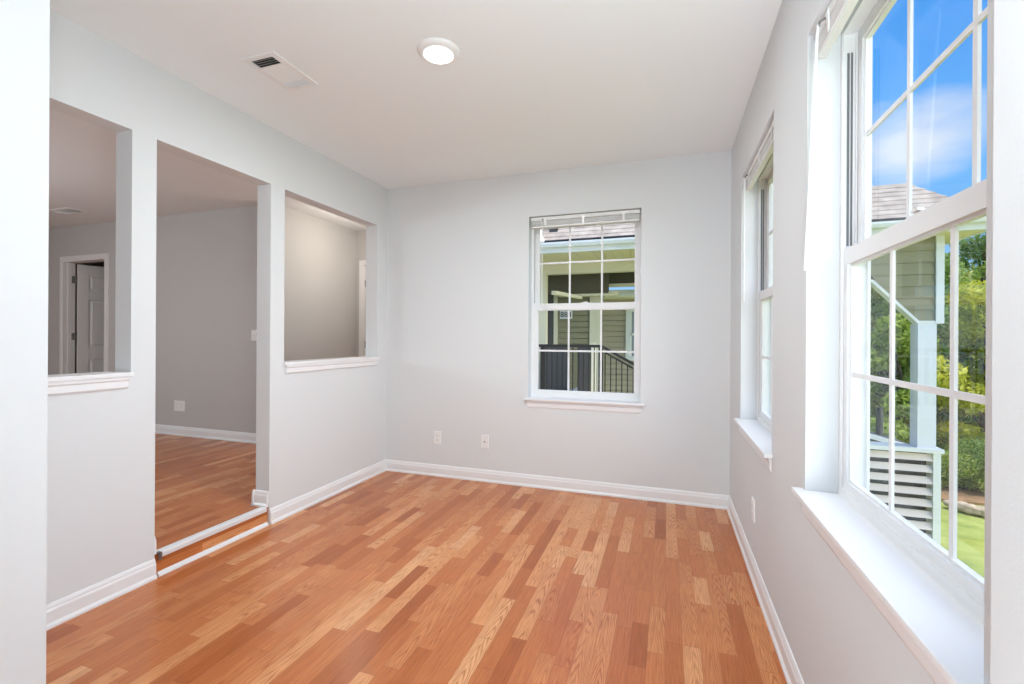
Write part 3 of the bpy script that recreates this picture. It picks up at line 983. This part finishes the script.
# right-hand porch bay of the same building (seen through the near window)
PY = 4.60
ZB, ZL = 1.50, 2.12
gw = MB()
z = ZB
pitch = 0.172
while z < EZ - 0.20 - 1e-4:
    zt = min(z + pitch, EZ - 0.195)
    # left end follows the chamfer of the porch opening
    def xl(zz):
        return 5.93 - (zz - ZB) / (ZL - ZB) * 0.56 if zz < ZL else 4.3
    xa, xb = xl(z + 1e-4), xl(min(zt, ZL - 1e-3) if z < ZL else zt)
    gw.add([(xa, PY - 0.018, z), (6.14, PY - 0.018, z), (6.14, PY - 0.004, zt), (xb, PY - 0.004, zt), (xa, PY + 0.12, z), (6.14, PY + 0.12, z), (6.14, PY + 0.12, zt), (xb, PY + 0.12, zt)],
           [(0, 1, 2, 3), (4, 5, 6, 7), (0, 1, 5, 4), (1, 2, 6, 5), (2, 3, 7, 6), (3, 0, 4, 7)])
    z = zt if not (z < ZL < zt) else zt
gw.build('bay_wall', M_SIDING, nh)
tr_ = MB()
tr_.prism([(6.15, ZB - 0.03), (6.15, ZB + 0.01), (5.935, ZB + 0.01), (5.375, ZL + 0.01), (4.3, ZL + 0.01), (4.3, ZL - 0.03), (5.36, ZL - 0.03), (5.92, ZB - 0.03)],
          lambda p, q, t: (p, PY - 0.03 if not t else PY + 0.13, q))
tr_.build('opening_trim', M_WHITE_EXT, nh)
MB().box((6.13, PY - 0.035, ZB - 0.03), (6.225, PY + 0.13, EZ - 0.19)).build('corner_trim', M_WHITE_EXT, nh)
MB().box((5.925, PY - 0.02, -0.34), (6.145, PY + 0.20, ZB - 0.03)).build('porch_post', M_BLUEPOST, nh)
MB().box((4.3, PY - 0.02, -0.34), (4.5, PY + 0.20, ZL - 0.03)).build('porch_post', M_BLUEPOST, nh)
MB().box((4.25, PY - 0.06, -0.40), (6.225, PY + 0.24, -0.34)).build('wall_cap', M_WHITE_EXT, nh)
sw = MB()
z = -0.43
while z > GZ:
    sw.prism([(PY + 0.02, z), (PY - 0.03, z - 0.092), (PY - 0.01, z - 0.092), (PY + 0.04, z)], lambda p, q, t: (4.3 if not t else 6.11, p, q))
    z -= 0.166
sw.build('slatted_screen', M_SLAT, nh)
MB().box((4.3, PY + 0.16, GZ - 0.1), (6.11, PY + 0.20, -0.40)).build('screen_backing', M_PANELDK, nh)
MB().box((6.11, PY - 0.03, GZ - 0.1), (6.20, PY + 0.20, -0.40)).build('screen_corner', M_WHITE_EXT, nh)
MB().box((4.3, 6.3, 2.2), (6.1, 6.4, EZ - 0.2)).build('bay_back_beam', M_PORCH_SHADE, nh)

# low dark roof with vent pipe seen through the bay
sh = empty('shed', (0, 0, 0))
tag(sh, 'low dark grey shed roof behind the pale porch post', 'shed')
MB().prism([(5.0, -0.30), (7.1, -0.88), (7.1, -0.95), (5.0, -0.37)], lambda p, q, t: (p, 7.6 if not t else 8.3, q)).build('roof', M_DKROOF, sh)
MB().prism([(5.0, -0.30), (7.1, -0.88), (7.1, -0.98), (5.0, -0.40)], lambda p, q, t: (p, 7.54 if not t else 7.6, q)).build('fascia', M_BLUEPOST, sh)
MB().prism([(5.1, -0.41), (7.0, -0.94), (7.0, GZ - 0.1), (5.1, GZ - 0.1)], lambda p, q, t: (p, 7.65 if not t else 8.25, q)).build('wall', M_PANELDK, sh)
MB().tube([(6.72, 8.0, -0.85), (6.72, 8.0, -0.20)], 0.06, 10).build('vent_pipe', M_PANELDK, sh)

# ------------------------------------------------------------------ black stair railing on the breezeway
rl = empty('stair_railing', (0, 0, 0))
tag(rl, 'black metal railing running level then down the stairs outside the far window', 'railing')
RYY = 3.0
zt, zb = 1.115, 0.10
MB().box((-0.3, RYY - 0.025, zt - 0.02), (1.57, RYY + 0.025, zt + 0.02)).build('top_rail', M_IRON, rl)
MB().box((-0.3, RYY - 0.02, zb - 0.015), (1.57, RYY + 0.02, zb + 0.015)).build('bottom_rail', M_IRON, rl)
MB().prism([(1.57, zt - 0.02), (1.57, zt + 0.02), (3.6, zt + 0.02 - 2.03 * 0.55), (3.6, zt - 0.02 - 2.03 * 0.55)], lambda p, q, t: (p, RYY - 0.025 if not t else RYY + 0.025, q)).build('sloping_rail', M_IRON, rl)
MB().prism([(1.57, zt - 0.075), (1.57, zt - 0.05), (3.6, zt - 0.05 - 2.03 * 0.55), (3.6, zt - 0.075 - 2.03 * 0.55)], lambda p, q, t: (p, RYY - 0.02 if not t else RYY + 0.02, q)).build('sloping_rail', M_IRON, rl)
MB().prism([(1.57, zb - 0.02), (1.57, zb + 0.02), (3.6, zb + 0.02 - 2.03 * 0.55), (3.6, zb - 0.02 - 2.03 * 0.55)], lambda p, q, t: (p, RYY - 0.02 if not t else RYY + 0.02, q)).build('sloping_rail', M_IRON, rl)
for i in range(50):
    x = -0.25 + i * 0.078
    if x > 3.5:
        break
    dz = 0 if x < 1.57 else -(x - 1.57) * 0.55
    MB().box((x - 0.007, RYY - 0.007, zb + dz), (x + 0.007, RYY + 0.007, zt + dz - (0.0 if x < 1.57 else 0.05))).build('baluster', M_IRON, rl)
for x in (0.70, 1.56):
    MB().box((x - 0.03, RYY - 0.03, -0.02), (x + 0.03, RYY + 0.03, zt)).build('newel_post', M_IRON, rl)

ub = empty('utility_cabinet', (1.02, 4.3, -0.02))
tag(ub, 'dark grey upright cabinet standing behind the breezeway railing', 'cabinet')
MB().box((-0.02, 0, 0), (0.20, 0.3, 1.12)).build('body', M_PANELDK, ub, bevel=0.006)
MB().box((0.0, -0.012, 0.06), (0.18, 0.0, 1.06)).build('door', M_PANELDK, ub, bevel=0.003)
MB().box((0.15, -0.022, 0.55), (0.16, -0.012, 0.66)).build('handle', M_HINGE, ub)
pp = tag(MB().box((1.22, 4.30, -0.02), (1.29, 4.37, 1.14)).build('porch_post', M_CREAM), 'slim cream post beside the dark cabinet behind the railing', 'post')

stp = empty('stair_treads', (0, 0, 0))
tag(stp, 'small flight of white edged steps behind the railing, low in the far window', 'stairs')
for k in range(4):
    MB().box((0.62 + k * 0.075, 4.6, -0.02), (0.675 + k * 0.075, 5.3, 0.20 + k * 0.03)).build('tread', M_WHITE_EXT, stp)
dk = tag(MB().cells([0.10, 0.16, 0.60, 0.66], [5.1, 5.16], [-0.02, 0.06, 0.98, 1.06], lambda x, y, z: False).build('dark_panel', M_NIGHT), 'dark panel behind the left part of the breezeway railing', 'panel')  # plain dark panel behind the railing


# ------------------------------------------------------------------ planting
def leaves(centers, radii, n_each, size, flat=0.75):
    P = []
    for c, r in zip(centers, radii):
        d = rng.normal(size=(n_each, 3))
        d /= np.linalg.norm(d, axis=1)[:, None]
        rr = r * rng.uniform(0.35, 1.0, size=(n_each, 1)) ** 0.5
        P.append(np.array(c) + d * rr * np.array([1, 1, flat]))
    P = np.concatenate(P)
    n = len(P)
    a = rng.normal(size=(n, 3)); a /= np.linalg.norm(a, axis=1)[:, None]
    b_ = np.cross(a, rng.normal(size=(n, 3))); b_ /= np.linalg.norm(b_, axis=1)[:, None]
    c_ = np.cross(a, b_)
    s_ = size * rng.uniform(0.6, 1.3, size=(n, 1))
    v = np.stack([P - a * s_, P + b_ * s_ * 0.42 + c_ * s_ * 0.12, P + a * s_, P - b_ * s_ * 0.42 + c_ * s_ * 0.12], 1).reshape(-1, 3)
    f = np.arange(4 * n).reshape(-1, 4)
    return v, f


def fast_mesh(name, v, f, material, parent):
    me = bpy.data.meshes.new(name)
    me.vertices.add(len(v)); me.vertices.foreach_set('co', v.astype(np.float32).ravel())
    me.loops.add(f.size); me.loops.foreach_set('vertex_index', f.astype(np.int32).ravel())
    me.polygons.add(len(f)); me.polygons.foreach_set('loop_start', (np.arange(len(f)) * 4).astype(np.int32))
    me.polygons.foreach_set('loop_total', np.full(len(f), 4, np.int32))
    me.update(); me.validate()
    me.materials.append(material)
    o = bpy.data.objects.new(name, me)
    COL.objects.link(o)
    o.parent = parent
    return o


def tree(name, x, y, h, cr, material, label, group, n=3600, leaf=0.16, low=0.25, z0=GZ):
    r = empty(name, (x, y, z0 - 0.05))
    tag(r, label, 'tree', group)
    tr = MB()
    pts = [(0, 0, 0), (rng.uniform(-.1, .1), rng.uniform(-.1, .1), h * 0.35), (rng.uniform(-.2, .2), rng.uniform(-.2, .2), h * 0.65), (rng.uniform(-.2, .2), rng.uniform(-.2, .2), h * 0.93)]
    tr.tube(pts, [h * 0.022, h * 0.017, h * 0.010, h * 0.003], 8)
    cs_, rs_ = [], []
    for k in range(16):
        f = rng.uniform(low, 0.97)
        prof = math.sin(PI * min(1, (f - low) / (1 - low) * 0.85 + 0.15)) ** 0.7
        a = rng.uniform(0, 2 * PI)
        rad = cr * prof * rng.uniform(0.35, 0.95)
        c = (math.cos(a) * rad, math.sin(a) * rad, h * f)
        cs_.append(c); rs_.append(cr * rng.uniform(0.30, 0.48))
        zz = h * max(0.15, f - 0.12)
        tr.tube([(0, 0, zz), (c[0] * 0.55, c[1] * 0.55, (zz + c[2]) / 2), c], [h * 0.007, h * 0.005, h * 0.002], 5)
    tr.build('trunk', M_BARK, r)
    cs_.append((0, 0, h * 0.9)); rs_.append(cr * 0.4)
    v, f = leaves(cs_, rs_, n // len(cs_), leaf)
    fast_mesh('foliage', v, f, material, r)
    return r


def at(px, s):
    """point at forward distance s seen in image column px (layout aid for the planting)"""
    u = (px - 512) / 457.77
    return (2.4621 + s * (-0.321 + 0.947 * u), -3.6424 + s * (0.947 + 0.321 * u))


LEAFS = (M_LEAF_G, M_LEAF_D, M_LEAF_O, M_LEAF_Y)
KIND = ('green leafy tree', 'deep green dense tree', 'olive loose tree', 'yellow green bright tree')
trees = [  # column, distance, height, crown radius, kind, words
    (985, 12.6, 5.3, 1.5, 3, 'yellow green bright tree in front of the woods at the right window edge'),
    (925, 15.0, 6.6, 1.9, 1, 'deep green tree behind the pale porch post'),
    (955, 16.5, 6.2, 1.9, 0, 'green tree between the porch post and the bright yellow green tree'),
    (880, 15.5, 6.4, 1.9, 2, 'olive tree seen through the porch opening, left of the post'),
    (905, 18.5, 7.4, 2.1, 0, 'green tree behind the olive one, seen over the shed roof'),
    (985, 19.0, 8.6, 1.9, 1, 'tallest deep green tree standing against the sky'),
    (1020, 17.0, 7.2, 2.0, 0, None), (1060, 14.0, 6.5, 1.9, 1, None), (1110, 15.0, 6.8, 2.0, 2, None), (1170, 14.0, 6.6, 2.0, 0, None),
    (845, 16.5, 6.6, 2.0, 1, None), (810, 18.0, 7.0, 2.0, 0, None), (775, 17.0, 6.6, 2.0, 1, None),
    (860, 21.5, 7.8, 2.3, 0, None), (935, 22.0, 7.2, 2.3, 2, None), (970, 23.0, 7.4, 2.3, 0, None), (1005, 24.0, 8.0, 2.3, 1, None), (1050, 21.0, 8.0, 2.3, 0, None),
    (740, 22.0, 7.0, 2.2, 0, None),
    (895, 12.8, 4.4, 1.3, 0, 'small green tree just beyond the shed'),
]
for px, s, h, cr, k, lab in trees:
    x, y = at(px, s)
    if lab:
        tree(('broadleaf_tree'), x, y, h, cr, LEAFS[k], lab, 'trees behind the lawn', n=13000, low=0.14, leaf=0.085)
    else:
        tree(('broadleaf_tree'), x, y, h, cr, LEAFS[k], KIND[k] + ' in the mixed woods beyond the lawn', 'trees behind the lawn', n=9000, low=0.12, leaf=0.12)


def bush(px, s, r_, material, label):
    x, y = at(px, s)
    o = empty('bush', (x, y, GZ - 0.03))
    tag(o, label, 'bush', 'bushes along the wood edge')
    cs_ = [(rng.uniform(-.6, .6) * r_, rng.uniform(-.6, .6) * r_, r_ * rng.uniform(.35, 1.0)) for _ in range(9)]
    v, f = leaves(cs_, [r_ * 0.5] * 9, 700, 0.045)
    fast_mesh('foliage', v, f, material, o)
    st = MB()
    for c in cs_:
        st.tube([(0, 0, 0), (c[0] * .5, c[1] * .5, c[2] * .5), c], [0.02, 0.013, 0.006], 5)
    st.build('stem', M_BARK, o)


for px, s, r_, k, lab in ((948, 12.2, 0.95, 0, 'leafy green bush right of the slatted screen'), (968, 11.6, 0.85, 0, 'rounded green bush above the tan stones'),
                          (990, 11.8, 1.1, 1, 'deep green bush at the right window edge'), (932, 13.0, 1.1, 1, 'deep green bush beside the porch corner'),
                          (1015, 12.0, 1.2, 0, 'green bush in the lawn border'), (1050, 11.6, 1.1, 2, 'olive bush in the lawn border'), (1095, 11.2, 1.2, 0, 'green bush in the lawn border'),
                          (905, 13.2, 1.2, 0, 'green bush behind the shed'), (978, 13.0, 1.3, 0, 'tall green bush behind the rounded one')):
    bush(px, s, r_, LEAFS[k], lab)

# mulch bed and edging stones
bx, by = at(985, 11.6)
bed = MB()
nb = 40
ring = [(bx + 3.6 * math.cos(2 * PI * i / nb) * (1 + 0.08 * math.sin(5 * i)), by + 1.25 * math.sin(2 * PI * i / nb)) for i in range(nb)]
bed.prism(ring, lambda p, q, t: (p, q, GZ - 0.1 + 0.14 * t))
struct(bed.build('ground_bed', M_MULCH))
for i, (px, s, sz) in enumerate(((952, 10.45, 0.13), (958, 10.35, 0.14), (964, 10.25, 0.15), (970, 10.15, 0.16), (976.5, 10.05, 0.14), (983, 9.98, 0.15), (990, 9.92, 0.16), (997, 9.9, 0.14))):
    x, y = at(px, s)
    bm = bmesh.new()
    bmesh.ops.create_icosphere(bm, subdivisions=3, radius=1)
    for v in bm.verts:
        k = 1 + 0.14 * math.sin(v.co.x * 3.1 + i * 2.0) * math.cos(v.co.y * 2.7 + i) + 0.06 * math.sin(v.co.z * 7 + i)
        c = v.co.normalized()
        e = max(abs(c.x), abs(c.y), abs(c.z))
        v.co = Vector((c.x, c.y, c.z)) / (0.45 + 0.55 * e) * k
        v.co.x *= sz; v.co.y *= sz * 0.7; v.co.z *= sz * 0.62
    me = bpy.data.meshes.new('edging_stone')
    bm.to_mesh(me); bm.free()
    for p in me.polygons:
        p.use_smooth = True
    me.materials.append(M_STONE)
    o = bpy.data.objects.new('edging_stone', me)
    COL.objects.link(o)
    o.location = (x, y, GZ + 0.10)
    o.rotation_euler = (0, 0, 0.4 * i)
    tag(o, 'tan rounded edging stone at the front of the planting bed', 'stone', 'stones edging the planting bed')
